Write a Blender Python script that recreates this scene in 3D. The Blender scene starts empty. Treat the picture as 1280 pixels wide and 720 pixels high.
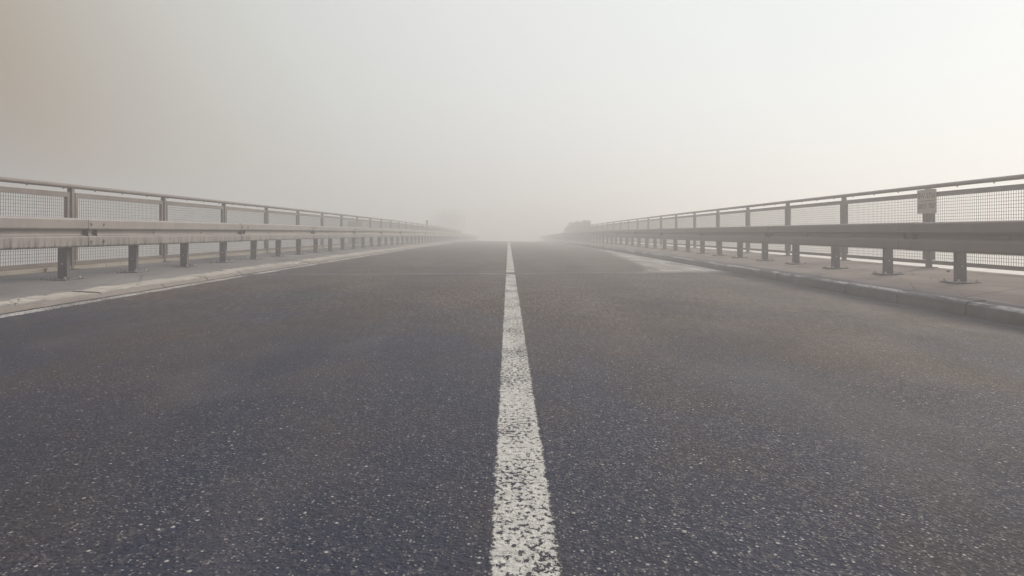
import bpy, bmesh, math, random
from mathutils import Vector, Matrix
R_ = random.Random(7)
rad = math.radians
scn = bpy.context.scene
COL = scn.collection

# ------------------------------------------------------------------ basics
RV = 5000.0                                   # vertical curve of the carriageway
def zc(y): return -y * abs(y) / (2 * RV) if y > 0 else 0.0
def slope(y): return -y / RV if y > 0 else 0.0
def road_z(x): return -0.018 * x              # crossfall, falls to the right
def joint_y(x): return 10.15 + 0.40 * x       # skewed expansion joint

def link(name, bm, mat, parent=None, smooth=False):
    me = bpy.data.meshes.new(name)
    bm.normal_update()
    bm.to_mesh(me); bm.free()
    if mat is not None: me.materials.append(mat)
    if smooth:
        for p in me.polygons: p.use_smooth = True
    o = bpy.data.objects.new(name, me)
    COL.objects.link(o)
    if parent is not None: o.parent = parent
    return o
def empty(name, loc, label, cat, group=None):
    o = bpy.data.objects.new(name, None); COL.objects.link(o)
    o.location = loc; o.empty_display_size = .2
    return tag(o, label, cat, group)
def tag(o, label, cat, group=None):
    o['label'] = label; o['category'] = cat
    if group: o['group'] = group
    return o
def struct(o): o['kind'] = 'structure'; return o
def clone(src, parent, loc, rot=None):
    c = src.copy(); COL.objects.link(c); c.parent = parent
    c.location = loc
    if rot is not None: c.rotation_euler = rot
    for ch in src.children:
        d = ch.copy(); COL.objects.link(d); d.parent = c
    return c

def box(bm, c, s, M=None):
    vs = []
    for dx in (-.5, .5):
        for dy in (-.5, .5):
            for dz in (-.5, .5):
                v = Vector((c[0] + dx * s[0], c[1] + dy * s[1], c[2] + dz * s[2]))
                if M is not None: v = M @ v
                vs.append(bm.verts.new(v))
    for f in ((0,1,3,2), (4,6,7,5), (0,4,5,1), (2,3,7,6), (0,2,6,4), (1,5,7,3)):
        bm.faces.new([vs[i] for i in f])
def bevel(bm, w, seg=1):
    bmesh.ops.bevel(bm, geom=list(bm.edges), offset=w, segments=seg, affect='EDGES', profile=.5)
def sweep(bm, prof, ys, zf, closed=True, caps=True, jit=0.0, rnd=None):
    """sweep a profile of (x, z) along y; zf(y) adds height"""
    rings = []
    for y in ys:
        ring = []
        for (x, z) in prof:
            j = (rnd.uniform(-jit, jit), rnd.uniform(-jit, jit)) if jit else (0, 0)
            ring.append(bm.verts.new((x + j[0], y, z + zf(y) + j[1])))
        rings.append(ring)
    n = len(prof)
    for a, b in zip(rings, rings[1:]):
        for i in range(n if closed else n - 1):
            k = (i + 1) % n
            bm.faces.new((a[i], b[i], b[k], a[k]))
    if caps and closed:
        bm.faces.new(rings[0]); bm.faces.new(list(reversed(rings[-1])))
    bmesh.ops.recalc_face_normals(bm, faces=bm.faces)
def rng(a, b, st):
    n = max(1, int(round((b - a) / st)))
    return [a + (b - a) * i / n for i in range(n + 1)]
def cyl(bm, p, axis, r, h, seg=10):
    ax = Vector(axis).normalized()
    M = Matrix.Translation(Vector(p)) @ ax.to_track_quat('Z', 'Y').to_matrix().to_4x4()
    bmesh.ops.create_cone(bm, cap_ends=True, segments=seg, radius1=r, radius2=r, depth=h, matrix=M)

# ------------------------------------------------------------------ node helper
class N:
    def __init__(s, mat): s.t = mat.node_tree; s.n = s.t.nodes; s.l = s.t.links
    def sock(s, i, v):
        if hasattr(v, 'is_output') or isinstance(v, bpy.types.NodeSocket): s.l.new(v, i)
        elif v is not None: i.default_value = v
    def math(s, op, a, b=None, c=None, clamp=False):
        n = s.n.new('ShaderNodeMath'); n.operation = op; n.use_clamp = clamp
        for i, v in enumerate((a, b, c)):
            if v is not None: s.sock(n.inputs[i], v)
        return n.outputs[0]
    def add(s, a, b): return s.math('ADD', a, b)
    def sub(s, a, b): return s.math('SUBTRACT', a, b)
    def mul(s, a, b): return s.math('MULTIPLY', a, b)
    def step(s, v, lo, hi, smooth=True):
        n = s.n.new('ShaderNodeMapRange')
        n.interpolation_type = 'SMOOTHSTEP' if smooth else 'LINEAR'
        s.sock(n.inputs[0], v); s.sock(n.inputs[1], lo); s.sock(n.inputs[2], hi)
        n.inputs[3].default_value = 0; n.inputs[4].default_value = 1
        return n.outputs[0]
    def rangem(s, v, lo, hi, a, b):
        n = s.n.new('ShaderNodeMapRange')
        s.sock(n.inputs[0], v); n.inputs[1].default_value = lo; n.inputs[2].default_value = hi
        n.inputs[3].default_value = a; n.inputs[4].default_value = b
        return n.outputs[0]
    def mix(s, f, a, b, mode='MIX'):
        n = s.n.new('ShaderNodeMix'); n.data_type = 'RGBA'; n.blend_type = mode
        s.sock(n.inputs[0], f)
        for i, v in ((6, a), (7, b)):
            if isinstance(v, tuple): v = (*v, 1) if len(v) == 3 else v
            s.sock(n.inputs[i], v)
        return n.outputs[2]
    def pos(s):
        return s.n.new('ShaderNodeNewGeometry').outputs['Position']
    def xyz(s, v):
        n = s.n.new('ShaderNodeSeparateXYZ'); s.l.new(v, n.inputs[0]); return n.outputs
    def vec(s, x, y, z):
        n = s.n.new('ShaderNodeCombineXYZ')
        for i, v in enumerate((x, y, z)): s.sock(n.inputs[i], v)
        return n.outputs[0]
    def scale(s, v, t):
        n = s.n.new('ShaderNodeVectorMath'); n.operation = 'MULTIPLY'
        s.l.new(v, n.inputs[0]); n.inputs[1].default_value = t; return n.outputs[0]
    def noise(s, v, sc, det=4, rough=.55, dist=0):
        n = s.n.new('ShaderNodeTexNoise'); s.l.new(v, n.inputs['Vector'])
        n.inputs['Scale'].default_value = sc; n.inputs['Detail'].default_value = det
        n.inputs['Roughness'].default_value = rough; n.inputs['Distortion'].default_value = dist
        return n.outputs['Fac']
    def voro(s, v, sc, feat='F1', rand=1.0):
        n = s.n.new('ShaderNodeTexVoronoi'); n.feature = feat; s.l.new(v, n.inputs['Vector'])
        n.inputs['Scale'].default_value = sc; n.inputs['Randomness'].default_value = rand
        return n.outputs
    def bump(s, h, st, dist, nrm=None):
        n = s.n.new('ShaderNodeBump'); s.l.new(h, n.inputs['Height'])
        n.inputs['Strength'].default_value = st; n.inputs['Distance'].default_value = dist
        if nrm is not None: s.l.new(nrm, n.inputs['Normal'])
        return n.outputs[0]

def new_mat(name):
    m = bpy.data.materials.new(name); m.use_nodes = True
    g = N(m); p = g.n['Principled BSDF']
    return m, g, p

# ---- asphalt: shared builder, works in world metres so road, lines and joint agree
def asphalt_nodes(g):
    P = g.pos(); X, Y, Z = g.xyz(P)
    F = g.vec(X, Y, 0.0)
    big = g.noise(g.scale(F, (.55, .22, 1)), 1.0, 4, .6)
    med = g.noise(g.scale(F, (2.2, 1.2, 1)), 1.0, 5, .6)
    fine = g.noise(F, 210, 3, .6)
    # chips of stone in the binder
    v1 = g.voro(F, 84); r1, r1b, r1c = g.xyz(v1['Color'])
    v2 = g.voro(F, 135); r2, r2b, _ = g.xyz(v2['Color'])
    side = g.step(g.add(X, g.mul(g.sub(big, .5), 5.0)), -2.4, 1.6)          # the right lane has lost more binder
    thr1 = g.rangem(side, 0, 1, .962, .82)
    thr2 = g.rangem(side, 0, 1, .91, .45)
    chip1 = g.mul(g.math('GREATER_THAN', r1, thr1), g.step(v1['Distance'], g.add(.20, g.mul(r1b, .25)), g.add(.12, g.mul(r1b, .2))))
    chip2 = g.mul(g.math('GREATER_THAN', r2, thr2), g.step(v2['Distance'], .42, .25))
    g1 = g.noise(g.scale(F, (78, 46, 1)), 1.0, 3, .65)
    g2 = g.noise(g.scale(F, (30, 17, 1)), 1.0, 4, .7)
    binder = g.mix(fine, (.019, .021, .037), (.045, .047, .071))
    g3 = g.noise(g.scale(F, (52, 5.5, 1)), 1.0, 2, .6)
    far = g.step(Y, 2.6, 6.5)
    grain = g.add(g.mul(g1, .6), g.mul(g2, .4))
    binder = g.mix(g.step(med, .40, .68), binder, (.058, .053, .057))
    warm = g.step(g.add(g.add(big, g.rangem(Y, 1.8, 7.0, -.15, .22)), g.rangem(X, -3, 3, -.08, .09)), .40, .66)  # browner with distance, warm haze tone painted into the asphalt
    binder = g.mix(g.mul(warm, .92), binder, (.078, .053, .040))
    c2 = g.mix(r2b, (.10, .094, .093), (.38, .345, .305))
    col = g.mix(g.mul(chip2, .95), binder, c2)
    col = g.mix(g.mul(g.step(grain, .50, .66), g.rangem(side, 0, 1, .18, .80)), col, (.185, .158, .136))
    col = g.mix(g.mul(g.step(grain, .46, .34), .65), col, (.018, .018, .024))
    col = g.mix(g.mul(g.mul(g.step(g3, .50, .64), far), .55), col, (.185, .147, .120))
    col = g.mix(g.mul(g.mul(g.step(g3, .50, .36), far), .60), col, (.020, .018, .019))
    c1 = g.mix(r1c, (.14, .132, .128), (.45, .415, .375))
    col = g.mix(chip1, col, c1)
    # wheel paths polished darker, a paler strip between them, patchy age
    u = g.math('ABSOLUTE', g.sub(g.math('ABSOLUTE', g.add(X, g.mul(g.sub(big, .5), .5))), 1.95))
    wp = g.step(g.math('ABSOLUTE', g.sub(u, .78)), .42, .10)
    col = g.mix(g.mul(wp, .22), col, (.030, .029, .034))
    b2 = g.noise(g.scale(F, (.9, .55, 1)), 1.0, 3, .5, .6)
    col = g.mix(g.mul(g.step(b2, .52, .66), .30), col, (.028, .028, .036))
    col = g.mix(g.mul(g.step(b2, .46, .32), .22), col, (.17, .148, .13))
    oil = g.voro(g.scale(F, (1.3, .9, 1)), 1.0)
    od = g.mul(g.step(oil['Distance'], .10, .03), g.step(g.xyz(oil['Color'])[0], .70, .75))
    col = g.mix(g.mul(od, .45), col, (.020, .019, .022))
    height = g.add(g.add(g.mul(v1['Distance'], -.5), g.mul(v2['Distance'], -.35)), g.add(g.mul(fine, .5), g.mul(grain, 1.2)))
    return X, Y, F, col, height, big, med, fine

def mat_road():
    m, g, p = new_mat('asphalt')
    X, Y, F, col, h, big, med, fine = asphalt_nodes(g)
    # older surface beyond the joint
    jd = g.sub(Y, g.add(10.15, g.mul(X, .40)))
    beyond = g.step(jd, 0, .03)
    strk = g.noise(g.scale(F, (3.5, .5, 1)), 1.0, 4, .6)
    col = g.mix(g.mul(g.mul(beyond, g.step(strk, .45, .75)), .6), col, (.125, .098, .080))
    # pale dusty concrete gutter on the right, a wedge that narrows towards the kerb
    wn = g.noise(g.scale(F, (2.0, .5, 1)), 1.0, 5, .65)
    xl = g.add(2.3, g.mul(g.sub(Y, 11.0), .077))
    wd = g.add(g.sub(X, xl), g.mul(g.sub(wn, .5), 1.3))
    wb = g.noise(g.scale(F, (1.6, .9, 1)), 1.0, 6, .72, .8)
    wedge = g.mul(g.mul(g.step(wd, -.05, .30), g.add(.62, g.mul(g.step(wb, .42, .56), .38))), beyond)
    wcol = g.mix(g.step(wn, .35, .7), (.30, .265, .225), (.50, .45, .39))
    wcol = g.mix(g.step(fine, .3, .8), wcol, g.mix(.35, wcol, (.12, .11, .10)))
    col = g.mix(g.mul(wedge, .9), col, wcol)
    s2 = g.noise(g.scale(F, (7.0, .30, 1)), 1.0, 3, .55)
    near = g.mul(g.step(X, 3.0, 3.5), g.step(s2, .46, .60))
    col = g.mix(g.mul(g.mul(wedge, near), .85), col, (.66, .62, .55))
    jl = g.mul(g.mul(g.step(jd, .04, .07), g.step(jd, .34, .22)), g.mul(g.step(X, 2.0, 2.6), g.step(X, 3.6, 3.1)))
    col = g.mix(g.mul(jl, g.step(med, .30, .5)), col, (.55, .52, .48))
    # sand washed up along the right kerb, before the joint
    sn = g.noise(g.scale(F, (6, 1.2, 1)), 1.0, 5, .6)
    sx = g.math('ABSOLUTE', g.sub(X, g.add(3.66, g.mul(g.sub(sn, .5), .14))))
    sand = g.mul(g.step(sx, .055, .01), g.step(sn, .35, .55))
    col = g.mix(g.mul(sand, .75), col, (.42, .385, .34))
    kerb_shade = g.mul(g.step(X, 3.15, 3.55), g.sub(1.0, beyond))
    col = g.mix(g.mul(kerb_shade, .88), col, (.030, .027, .032))  # shadow of the right kerb, painted dark into the road colour
    # dark dirt line at the left kerb
    ld = g.mul(g.step(g.add(X, g.mul(g.sub(g.noise(F, 5, 4, .7), .5), .07)), -3.42, -3.445), .9)
    col = g.mix(ld, col, (.035, .030, .027))
    g.sock(p.inputs['Base Color'], col)
    g.sock(p.inputs['Roughness'], g.rangem(med, .3, .7, .62, .85))
    p.inputs['Specular IOR Level'].default_value = .22
    g.sock(p.inputs['Normal'], g.bump(h, .75, .009))
    return m

def mat_paint(name, x0, x1, drift, wear, tint):
    """worn thermoplastic line between x0 and x1 over the same asphalt"""
    m, g, p = new_mat(name)
    X, Y, F, col, h, big, med, fine = asphalt_nodes(g)
    Xs = g.add(X, g.mul(Y, drift))
    en = g.noise(F, 60, 4, .7)
    e = g.add(g.mul(g.sub(en, .5), .034), g.mul(g.sub(g.noise(F, 7, 3, .6), .5), .016))
    d = g.math('MINIMUM', g.sub(Xs, x0), g.sub(x1, Xs))
    inside = g.step(g.add(d, e), -.002, .004)
    w1 = g.noise(g.scale(F, (1, .8, 1)), 72, 4, .66)
    w2 = g.noise(g.scale(F, (5, 2.2, 1)), 1.0, 4, .6)
    hole = g.step(g.add(w1, g.mul(g.sub(w2, .5), .42)), wear, wear + .03)
    keep = g.sub(1.0, hole)
    fac = g.mul(inside, keep)
    dirt = g.noise(F, 26, 5, .7)
    pc = g.mix(g.step(dirt, .35, .75), tint, tuple(v * .66 for v in tint))
    g.sock(p.inputs['Base Color'], g.mix(fac, col, pc))
    g.sock(p.inputs['Roughness'], g.rangem(med, .3, .7, .62, .85))
    p.inputs['Specular IOR Level'].default_value = .22
    g.sock(p.inputs['Normal'], g.bump(g.add(h, g.mul(fac, .5)), .75, .009))
    return m

def mat_concrete(name, a, b, spot, sc=1.0, edge=False, cracks=False, face=False):
    m, g, p = new_mat(name)
    P = g.pos(); X, Y, Z = g.xyz(P)
    n1 = g.noise(g.scale(P, (1.1 * sc, .45 * sc, 1)), 1.0, 5, .62)
    n2 = g.noise(P, 38, 5, .7)
    n3 = g.noise(g.scale(P, (5, 1.6, 5)), 1.0, 5, .7)
    col = g.mix(g.step(n1, .32, .68), a, b)
    col = g.mix(g.mul(g.step(n2, .5, .72), .5), col, spot)
    col = g.mix(g.mul(g.step(n3, .55, .72), .45), col, spot)
    h = g.add(g.mul(n2, .6), g.mul(g.noise(P, 160, 3, .6), .4))
    if face:      # darker colour and chips on the traffic face
        f1 = g.step(g.add(X, g.mul(g.sub(n3, .5), .05)), -3.560, -3.535)
        col = g.mix(g.mul(f1, .75), col, (.205, .175, .155))
        ck = g.voro(g.scale(P, (5, 2.1, 5)), 1.0, 'DISTANCE_TO_EDGE')['Distance']
        col = g.mix(g.mul(g.mul(g.step(g.add(ck, g.mul(n2, .04)), .045, .025), g.step(n1, .45, .6)), .8), col, (.06, .05, .045))
    if edge:      # pale patches along the arris
        ex = g.math('ABSOLUTE', g.sub(X, 3.795))
        m1 = g.mul(g.step(ex, .040, .022), g.step(g.noise(g.scale(P, (3, .9, .1)), 1.0, 4, .7), .46, .56))
        col = g.mix(g.mul(m1, .6), col, (.66, .62, .55))
    if cracks:
        sl = g.math('ABSOLUTE', g.sub(g.math('FRACT', g.add(g.math('DIVIDE', g.sub(Y, g.mul(X, .4)), 2.9), g.mul(g.sub(n3, .5), .008))), .5))
        ln = g.step(sl, .006, .002)
        col = g.mix(g.mul(ln, .8), col, (.06, .055, .05))
        vd = g.voro(g.scale(P, (.9, .5, 1)), 1.0, 'DISTANCE_TO_EDGE')['Distance']
        cr = g.step(g.add(vd, g.mul(n2, .012)), .012, .006)
        col = g.mix(g.mul(cr, .55), col, (.07, .065, .06))
    g.sock(p.inputs['Base Color'], col)
    p.inputs['Roughness'].default_value = .88
    p.inputs['Specular IOR Level'].default_value = .3
    g.sock(p.inputs['Normal'], g.bump(h, .5, .006))
    return m

def mat_steel(name, a, b, dirt, drip=0.0, metal=.25, rough=.55):
    """weathered galvanised steel"""
    m, g, p = new_mat(name)
    P = g.pos()
    n1 = g.noise(P, 3.2, 5, .6)
    sp = g.voro(P, 55)['Color']
    n2 = g.noise(P, 28, 4, .65)
    col = g.mix(g.step(n1, .3, .7), a, b)
    col = g.mix(g.mul(g.xyz(sp)[0], .12), col, tuple(v * .7 for v in a))
    st = g.noise(g.scale(P, (18, 26, 2.2)), 1.0, 4, .65)
    if drip:
        Z = g.xyz(P)[2]; Y = g.xyz(P)[1]
        zl = g.add(Z, g.mul(g.mul(Y, Y), 1 / (2 * RV)))
        low = g.step(zl, .60, .46)
        msk = g.mul(g.mul(g.step(st, .47, .62), low), drip)
        col = g.mix(msk, col, dirt)
    col = g.mix(g.mul(g.step(st, .56, .74), .35), col, dirt)
    col = g.mix(g.mul(g.step(n2, .60, .75), .3), col, dirt)
    g.sock(p.inputs['Base Color'], col)
    p.inputs['Metallic'].default_value = metal
    g.sock(p.inputs['Roughness'], g.rangem(n1, .3, .7, rough - .08, rough + .14))
    g.sock(p.inputs['Normal'], g.bump(n2, .12, .004))
    return m

def mat_leaf(name, a, b):
    m, g, p = new_mat(name)
    P = g.pos()
    g.sock(p.inputs['Base Color'], g.mix(g.step(g.noise(P, 2.5, 4, .6), .35, .65), a, b))
    p.inputs['Roughness'].default_value = .75
    return m
def mat_flat(name, a, b, sc=30, rough=.8):
    m, g, p = new_mat(name)
    g.sock(p.inputs['Base Color'], g.mix(g.noise(g.pos(), sc, 4, .6), a, b))
    p.inputs['Roughness'].default_value = rough
    return m

M_road = mat_road()
M_line = mat_paint('line_paint', -.034, .097, .0030, .535, (.62, .585, .52))
M_edge = mat_paint('edge_paint', -3.430, -3.320, 0.0, .505, (.62, .58, .52))
M_pave = mat_concrete('pavement_concrete', (.13, .118, .11), (.25, .225, .205), (.07, .063, .058), 1.0, cracks=True)
M_paveR = mat_concrete('pavement_concrete_sunlit', (.225, .175, .145), (.35, .285, .235), (.12, .10, .085), 1.2, cracks=True)  # sunlight on the right pavement put into a paler concrete colour
M_kerbL = mat_concrete('kerb_concrete', (.33, .295, .24), (.48, .435, .36), (.13, .11, .095), 2.0, face=True)
M_kerbR = mat_concrete('kerb_concrete_shaded', (.115, .104, .102), (.20, .178, .165), (.07, .062, .058), 1.6, edge=True)  # shade on the right kerb face put into a darker concrete colour
M_deck = mat_concrete('deck_concrete', (.24, .225, .21), (.32, .30, .27), (.15, .14, .125), .6)
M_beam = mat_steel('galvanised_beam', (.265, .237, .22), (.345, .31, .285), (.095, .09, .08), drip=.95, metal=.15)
M_beamR = mat_steel('galvanised_beam_shaded', (.145, .110, .098), (.20, .155, .135), (.16, .14, .13), drip=.05, metal=.15)  # same steel as the left beam, its shaded side darkened in colour
M_post = mat_steel('galvanised_post', (.14, .122, .124), (.20, .175, .172), (.15, .13, .12), metal=.15)
M_fence = mat_steel('painted_railing_steel', (.180, .148, .130), (.25, .21, .186), (.19, .165, .15), metal=.05, rough=.62)
M_wire = mat_steel('mesh_steel', (.20, .175, .16), (.26, .23, .205), (.18, .16, .145), metal=.1)
M_bolt = mat_steel('bolt_steel', (.16, .14, .13), (.26, .23, .21), (.09, .07, .06), metal=.3)
M_plate = mat_steel('base_plate_steel', (.12, .11, .11), (.20, .18, .17), (.06, .05, .045), metal=.1, rough=.7)
M_nut = mat_steel('nut_steel', (.55, .52, .49), (.62, .58, .54), (.3, .27, .25), metal=.4, rough=.4)

# ------------------------------------------------------------------ carriageway
Y0, Y1 = -30.0, 260.0
XL, XR = -3.50, 3.755
bm = bmesh.new()
xs = [XL + (XR - XL) * i / 10 for i in range(11)]
prev = None
for y in rng(Y0, Y1, 2.0):
    row = [bm.verts.new((x, y, road_z(x) + zc(y))) for x in xs]
    if prev:
        for i in range(10): bm.faces.new((prev[i], prev[i+1], row[i+1], row[i]))
    prev = row
struct(link('road', bm, M_road))

def strip(name, mat, xa, xb, drift, segs, lift=.0016):
    bm = bmesh.new()
    for (ya, yb) in segs:
        prev = None
        for y in rng(ya, yb, 2.0):
            row = [bm.verts.new((x - drift * y, y, road_z(x - drift * y) + zc(y) + h)) for x, h in ((xa, -.0004), (xa+.03, lift), (xb-.03, lift), (xb, -.0004))]
            if prev:
                for i in range(3): bm.faces.new((prev[i], prev[i+1], row[i+1], row[i]))
            prev = row
    return struct(link(name, bm, mat))
strip('centre_line', M_line, -.080, .140, .0030, [(Y0, 9.93), (10.33, Y1)])
strip('edge_line', M_edge, -3.452, -3.285, 0, [(Y0, Y1)])

# skewed plug joint across the carriageway
mj, g, p = new_mat('joint_mastic')
P = g.pos(); X, Y, Z = g.xyz(P)
jd = g.sub(Y, g.add(10.15, g.mul(X, .40)))
n = g.noise(P, 9, 4, .6)
c = g.mix(n, (.036, .032, .030), (.085, .073, .066))
c = g.mix(g.mul(g.step(g.math('ABSOLUTE', g.add(jd, g.mul(g.sub(n, .5), .03))), .035, .015), .8), c, (.02, .018, .018))
c = g.mix(g.mul(g.mul(g.step(g.math('ABSOLUTE', g.add(jd, .125)), .05, .02), g.step(g.noise(g.scale(P, (1.6, 1.6, 1)), 1.0, 4, .7), .40, .66)), g.rangem(X, -3, 3, .45, .95)), c, (.30, .265, .235))
g.sock(p.inputs['Base Color'], c); p.inputs['Roughness'].default_value = .7
g.sock(p.inputs['Normal'], g.bump(n, .5, .01))
bm = bmesh.new(); prev = None
for x in rng(XL, XR, .4):
    row = [bm.verts.new((x, joint_y(x) + o, road_z(x) + zc(joint_y(x) + o) + .003 + hgt)) for o, hgt in ((-.17, 0), (-.09, .004), (0, -.0005), (.09, .004), (.17, 0))]
    if prev:
        for i in range(4): bm.faces.new((prev[i], row[i], row[i+1], prev[i+1]))
    prev = row
struct(link('expansion_joint', bm, mj))

# kerbs: stones with open joints, worn arrises
def kerb(name, prof, mat, ya, yb, jit, L=1.0, seed=1):
    rnd = random.Random(seed); bm = bmesh.new(); y = ya
    while y < yb:
        L2 = L if y < 70 else 6.0
        b2 = bmesh.new()
        off = (rnd.uniform(-.006, .006), rnd.uniform(-.005, .005))
        gap = rnd.choice((.006, .008, .014, .022))
        pr = [(x + off[0], z + off[1]) for x, z in prof]
        ys = rng(y + gap / 2, y + L2 - gap / 2, .11 if y < 30 else 1.0)
        sweep(b2, pr, ys, zc, True, True, jit if y < 30 else 0, rnd)
        me = bpy.data.meshes.new('tmp'); b2.to_mesh(me); b2.free(); bm.from_mesh(me); bpy.data.meshes.remove(me)
        y += L2
    return struct(link(name, bm, mat))
kerb('kerb_left', [(-3.478, -.12), (-3.480, .062), (-3.500, .084), (-3.545, .100), (-3.62, .107), (-3.775, .114), (-3.775, -.12)], M_kerbL, -12.15, 180, .0065, 1.0, 3)
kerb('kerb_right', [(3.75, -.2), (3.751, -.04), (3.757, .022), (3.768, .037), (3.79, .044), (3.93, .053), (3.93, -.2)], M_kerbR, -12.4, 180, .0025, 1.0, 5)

# dirt filling the joints below the stones / pavement slabs
def pavement(name, prof, mat):
    bm = bmesh.new(); sweep(bm, prof, rng(Y0, 190, 2.0), zc)
    return struct(link(name, bm, mat))
pavement('pavement_left', [(-3.770, -.2), (-3.770, .109), (-4.30, .109), (-4.74, .112), (-5.20, .133), (-5.60, .150), (-5.60, -.2)], M_pave)
bm = bmesh.new(); sweep(bm, [(-5.497, .10), (-5.497, .186), (-5.503, .193), (-5.598, .194), (-5.598, .10)], rng(Y0, 90, 2.0), zc)
struct(link('pavement_edge', bm, M_kerbL))
pavement('pavement_right', [(3.925, -.25), (3.925, .050), (4.25, .075), (4.58, .099), (5.10, .126), (5.60, .149), (5.60, -.25)], M_paveR)
bm = bmesh.new()
sweep(bm, [(-5.72, .188), (-5.605, .192), (-5.60, -.21), (5.60, -.26), (5.61, .146), (5.70, .136), (5.70, -.55), (3.2, -.75), (-3.2, -.75), (-5.70, -.55)], rng(Y0, 56, 2), zc)
struct(link('bridge_deck', bm, M_deck))

# ------------------------------------------------------------------ guardrails
G = 1.334
def guardrail(side, xpost, xface, zpav, ztop, y_first, label):
    """side -1 left / +1 right; xface is the traffic face of the beam"""
    s = side
    root = empty('guardrail', (0, 0, 0), label, 'guardrail')
    zb = ztop - .31
    # post, modelled at origin (base on the pavement)
    H = ztop - zpav - .035
    bm = bmesh.new()
    # C section: web faces along the road, flanges turned along y
    w, d, t, lip = .100, .055, .006, .016
    prof = [(-w/2, -d/2), (w/2, -d/2), (w/2, d/2), (w/2 - lip, d/2), (w/2 - lip, d/2 - t), (w/2 - t, d/2 - t),
            (w/2 - t, -d/2 + t), (-w/2 + t, -d/2 + t), (-w/2 + t, d/2 - t), (-w/2 + lip, d/2 - t), (-w/2 + lip, d/2), (-w/2, d/2)]
    lo = [bm.verts.new((a, b, .012)) for a, b in prof]; hi = [bm.verts.new((a, b, H)) for a, b in prof]
    for i in range(12):
        k = (i + 1) % 12; bm.faces.new((lo[i], lo[k], hi[k], hi[i]))
    bm.faces.new(hi)
    # weld collar and spacer bracket to the beam
    gapx = abs(xpost - xface) - w / 2 - .075
    box(bm, (-s * (w / 2 + gapx / 2 + .004), 0, H - .12), (gapx + .004, .07, .20))
    box(bm, (-s * (w / 2 + .004), .0, H - .235), (.008, .075, .05))
    bmesh.ops.recalc_face_normals(bm, faces=bm.faces)
    post = link('post', bm, M_post, root)
    bm = bmesh.new(); box(bm, (0, 0, .006), (.24, .29, .014)); bevel(bm, .003)
    pl = link('base_plate', bm, M_plate, post)
    bm = bmesh.new(); cyl(bm, (0, 0, .020), (0, 0, 1), .015, .016, 6); cyl(bm, (0, 0, .030), (0, 0, 1), .007, .022, 8)
    nb = link('anchor_bolt', bm, M_nut, post); nb.location = (-.09, -.115, 0)
    for a, b in ((-.09, .115), (.09, -.115), (.09, .115)):
        c = nb.copy(); COL.objects.link(c); c.parent = post; c.location = (a, b, 0)
    bm = bmesh.new(); cyl(bm, (0, -d / 2 - .003, .17), (0, 1, 0), .009, .008, 8)
    link('bolt_or_hole', bm, M_nut, post)  # bright head standing in for daylight seen through a hole in the post
    k0 = -6
    first = True
    for k in range(k0, 68):
        y = y_first + k * G
        loc = (xpost, y, zpav + zc(y)); rot = (slope(y), 0, 0)
        tw = R_.uniform(-.03, .03)
        if first:
            post.location = loc; post.rotation_euler = (rot[0], 0, tw); first = False
        elif k < 8: clone(post, root, loc, (rot[0], R_.uniform(-.006, .006), tw))
        elif y < 60:
            c = post.copy(); COL.objects.link(c); c.parent = root; c.location = loc; c.rotation_euler = (rot[0], R_.uniform(-.006, .006), tw)
            q = pl.copy(); COL.objects.link(q); q.parent = c
        else:
            c = post.copy(); COL.objects.link(c); c.parent = root; c.location = loc
    # W-beam, box-like profile; near end at y=0
    D = .078
    pf = [(.076, .300), (.080, .310), (.030, .309), (.006, .300), (0, .288), (0, .203), (.008, .193), (.050, .180), (.054, .172),
          (.054, .138), (.050, .130), (.008, .117), (0, .107), (0, .022), (.006, .010), (.030, .001), (.080, 0), (.076, .010)]
    L = 4.15
    bm = bmesh.new()
    inner = [(x + .0035, z) for x, z in pf]
    full = [(s * x, z) for x, z in pf]
    back = [(s * (x + .004), .155 + (z - .155) * .975) for x, z in reversed(pf)]
    prof = full + back
    sweep(bm, prof, [0, L * .33, L * .66, L + .16], lambda y: 0)
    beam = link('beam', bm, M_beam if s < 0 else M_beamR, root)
    bm = bmesh.new(); cyl(bm, (0, 0, 0), (1, 0, 0), .015, .012, 8)
    b0 = link('bolt_or_hole', bm, M_bolt, beam)
    spots = [(-.003, .045, .060), (-.003, .045, .245), (-.003, .27, .060), (-.003, .27, .245), (.050, .16, .155), (.050, G + .1, .155), (.050, 2 * G + .1, .155)]
    for i, (a, b, c) in enumerate(spots):
        q = b0
        if i: q = b0.copy(); COL.objects.link(q); q.parent = beam
        q.location = (s * a, b, c)
    first = True
    for k in range(-3, 23):
        y = y_first + k * L + (.07 if s < 0 else .5)
        # near end of each length laps proud over the one before
        loc = (xface - s * .001, y, zb + zc(y) + R_.uniform(-.003, .003)); rot = (slope(y + L / 2), 0, -s * .0011)
        if first: beam.location = loc; beam.rotation_euler = rot; first = False
        elif k < 6: clone(beam, root, loc, rot)
        else:
            c = beam.copy(); COL.objects.link(c); c.parent = root; c.location = loc; c.rotation_euler = rot
    return root
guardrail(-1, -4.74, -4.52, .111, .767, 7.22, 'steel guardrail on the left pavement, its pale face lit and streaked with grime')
guardrail(1, 4.60, 4.40, .100, .726, 6.955, 'steel guardrail on the right pavement, its road side in shade below the numbered plate')

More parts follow.
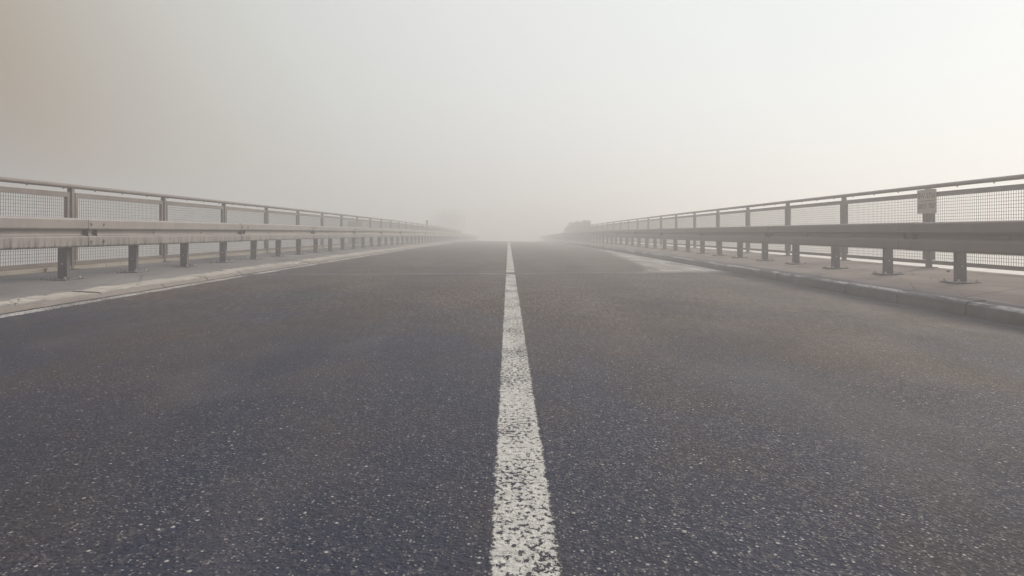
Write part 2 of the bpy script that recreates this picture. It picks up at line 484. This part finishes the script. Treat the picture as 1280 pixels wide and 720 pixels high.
# ------------------------------------------------------------------ railings with mesh panels
SP = 2.28
def railing(side, xf, ztop, zfl, y_first, kmax, label):
    s = side
    root = empty('bridge_railing', (0, 0, 0), label, 'railing')
    pz = ztop - .055
    bm = bmesh.new()
    box(bm, (0, 0, (pz - zfl) / 2 - .02), (.066, .050, pz - zfl + .04)); bevel(bm, .004, 2)
    box(bm, (0, 0, .005), (.16, .14, .012))
    cyl(bm, (-s * .02, -.027, .30), (0, 1, 0), .008, .006, 8); cyl(bm, (-s * .02, -.027, .85), (0, 1, 0), .008, .006, 8)
    post = link('post', bm, M_fence, root)
    z0, z1 = zfl + .050, ztop - .106
    # panel frame, from post face to post face
    a, b = .058, SP - .058
    bm = bmesh.new()
    box(bm, (0, (a + b) / 2, z1 - .030), (.045, b - a, .060)); box(bm, (0, (a + b) / 2, z0 + .024), (.045, b - a, .048))
    for yy in (a + .020, b - .020): box(bm, (0, yy, (z0 + z1) / 2), (.042, .040, z1 - z0 - .109))
    for zz in (z0 + .2, z1 - .2):                     # lugs to the posts
        box(bm, (0, a - .017, zz), (.012, .034, .05)); box(bm, (0, b + .017, zz), (.012, .034, .05))
    frame = link('mesh_panel', bm, M_fence, root)
    bm = bmesh.new()
    ya, yb, za, zb_ = a + .040, b - .040, z0 + .048, z1 - .060
    ny = int(round((yb - ya) / .0375)); nz = int(round((zb_ - za) / .0375))
    for i in range(1, ny):
        yy = ya + (yb - ya) * i / ny; box(bm, (0, yy, (za + zb_) / 2), (.0040, .0036, zb_ - za))
    for i in range(1, nz):
        zz = za + (zb_ - za) * i / nz; box(bm, (-s * .0036, (ya + yb) / 2, zz), (.0036, yb - ya, .0046))
    wire = link('wire_mesh', bm, M_wire, frame)
    first = True
    k0 = -6
    for k in range(k0, kmax + 1):
        y = y_first + k * SP
        loc = (xf, y, zfl + zc(y))
        if first: post.location = loc
        else: clone(post, root, loc, (0, 0, R_.uniform(-.02, .02)))
        if k < kmax:
            loc2 = (xf, y, zc(y)); rot = ((zc(y + SP) - zc(y)) / SP, 0, 0)
            if first: frame.location = loc2; frame.rotation_euler = rot
            else: clone(frame, root, loc2, rot)
        first = False
    # handrail: rounded tube with a seam, small studs beneath
    ys = rng(y_first + k0 * SP - .2, y_first + kmax * SP + .1, SP / 2)
    bm = bmesh.new()
    prof = []
    for i in range(14):
        t = 2 * math.pi * i / 14
        prof.append((xf + .031 * math.cos(t), ztop - .0275 + .0275 * math.sin(t)))
    sweep(bm, prof, ys, zc)
    hr = link('handrail', bm, M_fence, root, smooth=True)
    bm = bmesh.new(); cyl(bm, (0, 0, 0), (0, 0, 1), .009, .018, 8)
    s0 = link('stud', bm, M_fence, hr); y = 5.2; q = s0
    while y < 30:
        q.location = (xf, y, ztop - .059 + zc(y)); y += SP / 4 + .07
        if y < 30: q = s0.copy(); COL.objects.link(q); q.parent = hr
    return root
FXL, FXR = -5.52, 5.52
railing(-1, FXL, 1.218, .150, 8.54, 30, 'grey railing with wire mesh panels along the left edge, behind the sunlit guardrail')
railing(1, FXR, 1.242, .147, 8.97, 17, 'grey railing with wire mesh panels along the right edge, carrying a numbered plate')

# plate with the bridge number on the right railing
def text_mesh(body, size, mat, parent, loc):
    cu = bpy.data.curves.new('lettering', 'FONT'); cu.body = body; cu.size = size
    cu.align_x = 'CENTER'; cu.align_y = 'CENTER'; cu.extrude = .0015; cu.resolution_u = 3
    o = bpy.data.objects.new('tmp_text', cu); COL.objects.link(o)
    bpy.context.view_layer.update()
    me = bpy.data.meshes.new_from_object(o.evaluated_get(bpy.context.evaluated_depsgraph_get()))
    bpy.data.objects.remove(o); bpy.data.curves.remove(cu)
    me.materials.clear(); me.materials.append(mat)
    t = bpy.data.objects.new('lettering', me); COL.objects.link(t); t.parent = parent
    # local: reading direction -y, up +z, facing -x
    t.matrix_local = Matrix(((0, 0, -1, loc[0]), (-1, 0, 0, loc[1]), (0, 1, 0, loc[2]), (0, 0, 0, 1)))
    return t
M_sign = mat_flat('sign_enamel', (.43, .37, .30), (.52, .45, .37), 18, .55)
M_ink = mat_flat('sign_lettering', (.12, .095, .08), (.17, .14, .12), 40, .6)
sg = empty('number_plate', (FXR - .045, 8.94, .852), 'small beige plate with two rows of stamped numbers on right railing post', 'sign')
bm = bmesh.new(); box(bm, (0, 0, .157), (.010, .395, .314)); bevel(bm, .003)
link('plate', bm, M_sign, sg)
bm = bmesh.new()
for z in (.006, .308): box(bm, (-.007, 0, z), (.006, .395, .012))
for y in (-.1915, .1915): box(bm, (-.007, y, .157), (.006, .012, .289))
link('rim', bm, M_sign, sg)
bm = bmesh.new(); box(bm, (-.0065, 0, .166), (.003, .31, .008)); link('dividing_line', bm, M_ink, sg)
text_mesh('BW 2756', .098, M_ink, sg, (-.0065, 0, .233))
text_mesh('5835 707', .098, M_ink, sg, (-.0065, 0, .095))
bm = bmesh.new()
for z in (.06, .25): box(bm, (.010, 0, z), (.014, .09, .025))
link('bracket', bm, M_post, sg)

# board on the left railing far along
M_board = mat_flat('grey_board', (.15, .14, .135), (.21, .20, .19), 3, .7)
bd = tag(link('board', (lambda b: (box(b, (0, 0, .36), (.012, 2.1, .74)), bevel(b, .002), b)[2])(bmesh.new()), M_board),
         'dark grey board fixed to the mesh of the left railing', 'board')
bd.location = (FXL + .045, 24.1, .27 + zc(24.1))
# taller posts at the far ends
def marker(name, x, y, zg, h, label):
    bm = bmesh.new(); box(bm, (0, 0, h / 2), (.12, .12, h)); bevel(bm, .008); box(bm, (0, 0, h + .012), (.15, .15, .024))
    o = tag(link(name, bm, M_post), label, 'post'); o.location = (x, y, zg + zc(y)); return o
marker('end_post', FXL - .01, 8.50 + 16 * SP + .14, .15, 1.34, 'taller grey post standing in the left railing, faint in the fog')
marker('end_post', FXR + .01, 8.97 + 17 * SP + .20, .147, 1.26, 'taller post ending the right railing, in front of the foggy hedge')

# ------------------------------------------------------------------ plants
def leaf_cloud(bm, fn, n, size, rnd):
    for _ in range(n):
        p = fn()
        if p is None: continue
        u = Vector((rnd.gauss(0, 1), rnd.gauss(0, 1), rnd.gauss(0, 1))).normalized()
        v = u.orthogonal().normalized(); w = u.cross(v)
        s = size * rnd.uniform(.6, 1.4)
        q = [p + v * s, p + w * s * .5, p - v * s, p - w * s * .5]
        bm.faces.new([bm.verts.new(a) for a in q])
M_hedge = mat_leaf('hedge_leaves', (.075, .085, .050), (.12, .125, .080))
M_bark = mat_flat('bark', (.06, .05, .04), (.10, .085, .07), 12, .9)
rnd = random.Random(11)
def shrub(x, y, lx, ly, h, n, label, name='hedge', cat='hedge', group=None, square=True):
    zg = -.1 + zc(y)
    root = empty(name, (x, y, zg), label, cat, group)
    bm = bmesh.new()
    def fn():
        a, b, c = rnd.uniform(-1, 1), rnd.uniform(-1, 1), rnd.random()
        if square:
            top = h * (1 - .025 * math.sin(b * 13) - .03 * math.sin(b * 31 + 1) - .35 * max(0, b - .1) ** 1.5 - .26 * rnd.random() ** 2.5 + .05 * math.sin(b * 57))
        else:
            q = a * a + b * b
            if q > 1: return None
            top = h * math.sqrt(max(.05, 1 - q * .8)) * (1 + .1 * math.sin(5 * a + 3 * b))
        return Vector((a * lx / 2 * (1 - .12 * rnd.random()), b * ly / 2, .1 + c ** .8 * (top - .1)))
    leaf_cloud(bm, fn, n, .085, rnd)
    link('foliage', bm, M_hedge, root)
    bm = bmesh.new()
    for i in range(5):
        yy = -ly / 2 * .8 + ly * .8 * i / 4
        bmesh.ops.create_cone(bm, cap_ends=True, segments=7, radius1=.05, radius2=.02, depth=h * .7, matrix=Matrix.Translation((rnd.uniform(-.1, .1), yy, h * .35)))
    link('stem', bm, M_bark, root)
    return root
shrub(5.80, 60.6, .5, 20.0, 1.80, 9000, 'long foggy hedge beyond the end of the right railing')
shrub(6.3, 76, 1.6, 11.0, 1.35, 4500, 'low rounded bush past the hedge, almost lost in the fog', 'bush', 'bush', None, False)

def tree(x, y, h, wd, n, label):
    zg = -.15 + zc(y)
    root = empty('tree', (x, y, zg), label, 'tree')
    bm = bmesh.new(); tips = []
    def limb(p, d, L, r, lev):
        q = p
        for i in range(4):
            d = (d + Vector((rnd.uniform(-.2, .2), rnd.uniform(-.2, .2), .05))).normalized()
            n2 = q + d * L / 4
            M = Matrix.Translation((q + n2) / 2) @ (n2 - q).to_track_quat('Z', 'Y').to_matrix().to_4x4()
            bmesh.ops.create_cone(bm, cap_ends=False, segments=7, radius1=r * (1 - .17 * i), radius2=r * (1 - .17 * (i + 1)), depth=L / 4 * 1.05, matrix=M)
            q = n2
            if lev < 3 and i > 0:
                a = rnd.uniform(0, 6.28); up = rnd.uniform(.2, .9)
                limb(q, Vector((math.cos(a), math.sin(a), up)).normalized(), L * rnd.uniform(.45, .65), r * .5, lev + 1)
        tips.append(q)
    limb(Vector((0, 0, 0)), Vector((0, 0, 1)), h * .62, .13, 0)
    link('trunk', bm, M_bark, root)
    bm = bmesh.new()
    def fn():
        a = [max(-2.1, min(2.1, rnd.gauss(0, 1))) for _ in range(3)]
        return Vector((a[0] * wd * .42, a[1] * wd * .42, h * .56 + a[2] * h * .17))
    leaf_cloud(bm, fn, n, .09, rnd)
    link('crown', bm, M_hedge, root)
    return root
tree(-10.4, 112, 6.0, 3.2, 7000, 'pale leafy tree behind the left railing, almost dissolved in fog')

# weeds in the left kerb joint and by the railing
M_weed = mat_leaf('weed_leaves', (.07, .075, .04), (.13, .12, .07))
def weed(x, y, z, h, n, label):
    bm = bmesh.new()
    for i in range(n):
        a = rnd.uniform(0, 6.28); L = h * rnd.uniform(.5, 1.0); lean = rnd.uniform(.15, .8)
        d = Vector((math.cos(a) * lean, math.sin(a) * lean, 1)).normalized(); sd = Vector((-math.sin(a), math.cos(a), 0)) * .0016
        p0 = Vector((rnd.uniform(-.015, .015), rnd.uniform(-.02, .02), -.005)); p1 = p0 + d * L * .6; p2 = p1 + (d + Vector((math.cos(a), math.sin(a), -.5)) * .5).normalized() * L * .4
        vs = [bm.verts.new(q) for q in (p0 - sd, p0 + sd, p1 + sd * 1.6, p1 - sd * 1.6)]; bm.faces.new(vs)
        t = bm.verts.new(p2); bm.faces.new((vs[3], vs[2], t))
        if i % 2 == 0:
            for sgn in (-1, 1):
                q = p1 * .8; e = (sd.normalized() * sgn + d * .5).normalized() * L * .35; wv = d * .003
                bm.faces.new([bm.verts.new(v) for v in (q, q + e * .5 + wv, q + e, q + e * .5 - wv)])
    o = tag(link('weed', bm, M_weed), label, 'weed'); o.location = (x, y, z); return o
weed(-3.535, 4.86, .092, .09, 7, 'small weed sprouting from the left kerb near the picture edge')
weed(-5.45, 7.95, .145, .09, 12, 'dry tuft growing under the mesh of the left railing')
# loose stones
M_stone = mat_flat('stone', (.40, .37, .34), (.62, .58, .53), 60, .8)
M_dstone = mat_flat('dark_stone', (.07, .06, .055), (.12, .10, .09), 60, .8)
def stone(x, y, z, r, mat, label):
    bm = bmesh.new(); bmesh.ops.create_icosphere(bm, subdivisions=2, radius=r)
    for v in bm.verts: v.co *= rnd.uniform(.8, 1.1); v.co.z *= .6
    o = tag(link('pebble', bm, mat), label, 'pebble'); o.location = (x, y, z + r * .45); o.rotation_euler = (0, 0, rnd.uniform(0, 3)); return o
stone(.365, 1.43, road_z(.365), .0055, M_stone, 'white pebble lying on the asphalt in the right lane')
stone(5.25, 8.15, .134, .022, M_dstone, 'dark pebble on the right pavement below the railing')
M_grit = mat_flat('grit', (.20, .185, .17), (.42, .39, .35), 90, .8)
bm = bmesh.new()
for i in range(150):
    y = 1.15 + 4.2 * rnd.random() ** 1.4; x = rnd.uniform(-.8, .8) * y
    if x < XL + .1 or x > XR - .1: continue
    r = rnd.uniform(.0010, .0022)
    m4 = Matrix.Translation((x, y, road_z(x) + r * .3)) @ Matrix.Rotation(rnd.uniform(0, 3), 4, 'Z') @ Matrix.Diagonal((rnd.uniform(.8, 1.6), 1, .6, 1))
    bmesh.ops.create_icosphere(bm, subdivisions=1, radius=r, matrix=m4)
o = link('grit', bm, M_grit); o['kind'] = 'stuff'; o['label'] = 'pale stone grit scattered over the near asphalt'
# leaf and soil litter round the foot of the posts
M_lit = mat_leaf('litter', (.05, .042, .036), (.10, .082, .066))
bm = bmesh.new()
for (xp, yf, z) in ((-4.74, 7.15, .112), (4.60, 6.98, .102)):
    for k in range(0, 14):
        for _ in range(60 if xp < 0 else 14):
            a = rnd.gauss(0, .09); b = rnd.gauss(0, .16)
            p = Vector((xp + a, yf + k * G + b, z + .004 + zc(yf + k * G) + abs(rnd.gauss(0, .008)) + (.012 if abs(a) < .12 and abs(b) < .145 else 0)))
            if xp > 0: p.z += .02 * 0 + (a * .07)
            u = Vector((rnd.gauss(0, .4), rnd.gauss(0, .4), 1)).normalized(); v = u.orthogonal().normalized(); w = u.cross(v); s = rnd.uniform(.006, .018)
            bm.faces.new([bm.verts.new(q) for q in (p + v * s, p + w * s * .6, p - v * s, p - w * s * .6)])
o = link('leaf_litter', bm, M_lit); o['kind'] = 'stuff'; o['label'] = 'dark leaf litter and soil round the guardrail posts'

# ------------------------------------------------------------------ ground and water below the bridge
M_ground = mat_leaf('grass_bank', (.05, .055, .03), (.09, .085, .05))
bm = bmesh.new()
gx = [-420, -200, -90, -45, -26, -14, -9, -6.2, -3, 0, 3, 6.2, 9, 14, 26, 45, 90, 200, 420]
gy = [14, 34, 46, 52, 60, 70, 90, 120, 160, 220, 300, 420]
def gz(x, y):
    top = -.45 + zc(min(y, 260)) if abs(x) < 6.0 else -.16 + zc(min(y, 260))
    side = max(0, (abs(x) - 9) * .5); front = max(0, (52 - y) * .55)
    return max(-13, top - side - front)
rows = [[bm.verts.new((x, y, gz(x, y) + (R_.uniform(-.1, .1) if abs(x) > 8 else 0))) for x in gx] for y in gy]
for a, b in zip(rows, rows[1:]):
    for i in range(len(gx) - 1): bm.faces.new((a[i], a[i+1], b[i+1], b[i]))
struct(link('ground', bm, M_ground))
mw, g, p = new_mat('river_water')
p.inputs['Base Color'].default_value = (.045, .05, .05, 1); p.inputs['Roughness'].default_value = .12
g.sock(p.inputs['Normal'], g.bump(g.noise(g.scale(g.pos(), (.8, .5, 1)), 1.0, 4, .6), .4, .1))
bm = bmesh.new(); bm.faces.new([bm.verts.new(v) for v in ((-440, -440, -12), (440, -440, -12), (440, 440, -12), (-440, 440, -12))])
struct(link('water', bm, mw))

# ------------------------------------------------------------------ fog
DENS = .0245
mh = bpy.data.materials.new('fog'); mh.use_nodes = True
t = mh.node_tree; t.nodes.clear()
out = t.nodes.new('ShaderNodeOutputMaterial'); pv = t.nodes.new('ShaderNodeVolumePrincipled')
pv.inputs['Color'].default_value = (.99, .968, .938, 1); pv.inputs['Density'].default_value = DENS
pv.inputs['Anisotropy'].default_value = .50
t.links.new(pv.outputs[0], out.inputs['Volume'])
bm = bmesh.new(); box(bm, (0, 0, -4.45), (900, 900, 19.5))
hz = link('haze', bm, mh); hz['kind'] = 'stuff'; hz['label'] = 'pale fog hanging over the bridge'

# ------------------------------------------------------------------ sky and sun
SAZ, SEL = rad(52), rad(33)                 # azimuth to the right of the view, elevation
Sd = Vector((math.sin(SAZ) * math.cos(SEL), math.cos(SAZ) * math.cos(SEL), math.sin(SEL)))
w = bpy.data.worlds.new('World'); scn.world = w; w.use_nodes = True
g = N(w); bg = g.n['Background']
sky = g.n.new('ShaderNodeTexSky'); sky.sky_type = 'NISHITA'; sky.sun_disc = False
sky.sun_elevation = SEL; sky.sun_rotation = SAZ; sky.dust_density = 6; sky.air_density = 1.5
tc = g.n.new('ShaderNodeTexCoord')
dn = g.n.new('ShaderNodeVectorMath'); dn.operation = 'DOT_PRODUCT'
g.l.new(tc.outputs['Generated'], dn.inputs[0]); dn.inputs[1].default_value = Sd
ramp = g.n.new('ShaderNodeValToRGB')
g.l.new(g.rangem(dn.outputs['Value'], -1, 1, 0, 1), ramp.inputs[0])
stops = [(-1, (.05, .06, .12)), (-.35, (.08, .09, .15)), (-.05, (.20, .165, .14)), (.12, (.365, .295, .20)), (.20, (.46, .415, .345)), (.30, (.58, .57, .515)),
         (.42, (.68, .70, .67)), (.60, (.79, .815, .81)), (.70, (.82, .85, .845)), (.80, (.81, .86, .86)), (.88, (.74, .80, .82)), (1, (.60, .66, .69))]
cr = ramp.color_ramp
while len(cr.elements) < len(stops): cr.elements.new(.5)
for e, (d, c) in zip(cr.elements, stops):
    e.position = (d + 1) / 2; e.color = (*c, 1)
SKY_K = 10.0
hs = g.n.new('ShaderNodeHueSaturation'); hs.inputs['Saturation'].default_value = .25
g.l.new(sky.outputs[0], hs.inputs['Color'])
zen = g.step(g.xyz(tc.outputs['Generated'])[2], .42, .85)
veil = g.mix(1.0, g.mix(zen, ramp.outputs[0], (.92, .98, 1.14)), (SKY_K, SKY_K, SKY_K), 'MULTIPLY')
fin = g.mix(.93, hs.outputs[0], veil)
g.l.new(fin, bg.inputs['Color']); bg.inputs['Strength'].default_value = .10

sl = bpy.data.lights.new('sun', 'SUN'); sl.energy = 2.2; sl.angle = rad(10); sl.color = (1, .90, .77)
so = bpy.data.objects.new('sun', sl); COL.objects.link(so)
so.rotation_euler = (-Sd).to_track_quat('-Z', 'Y').to_euler()

# ------------------------------------------------------------------ camera
cam = bpy.data.cameras.new('camera'); co = bpy.data.objects.new('camera', cam); COL.objects.link(co)
co.location = (0, 0, .63); co.rotation_euler = (rad(90), 0, 0)
cam.sensor_width = 36; cam.lens = 850 / 1280 * 36
cam.shift_x = 2 / 1280; cam.shift_y = -72 / 1280
cam.clip_start = .05; cam.clip_end = 3000
scn.camera = co

scn.render.engine = 'CYCLES'
scn.cycles.volume_bounces = 2
scn.cycles.max_bounces = 8
scn.view_settings.view_transform = 'Standard'; scn.view_settings.look = 'None'
scn.view_settings.exposure = 0; scn.view_settings.gamma = 1; scn.view_settings.use_curve_mapping = False
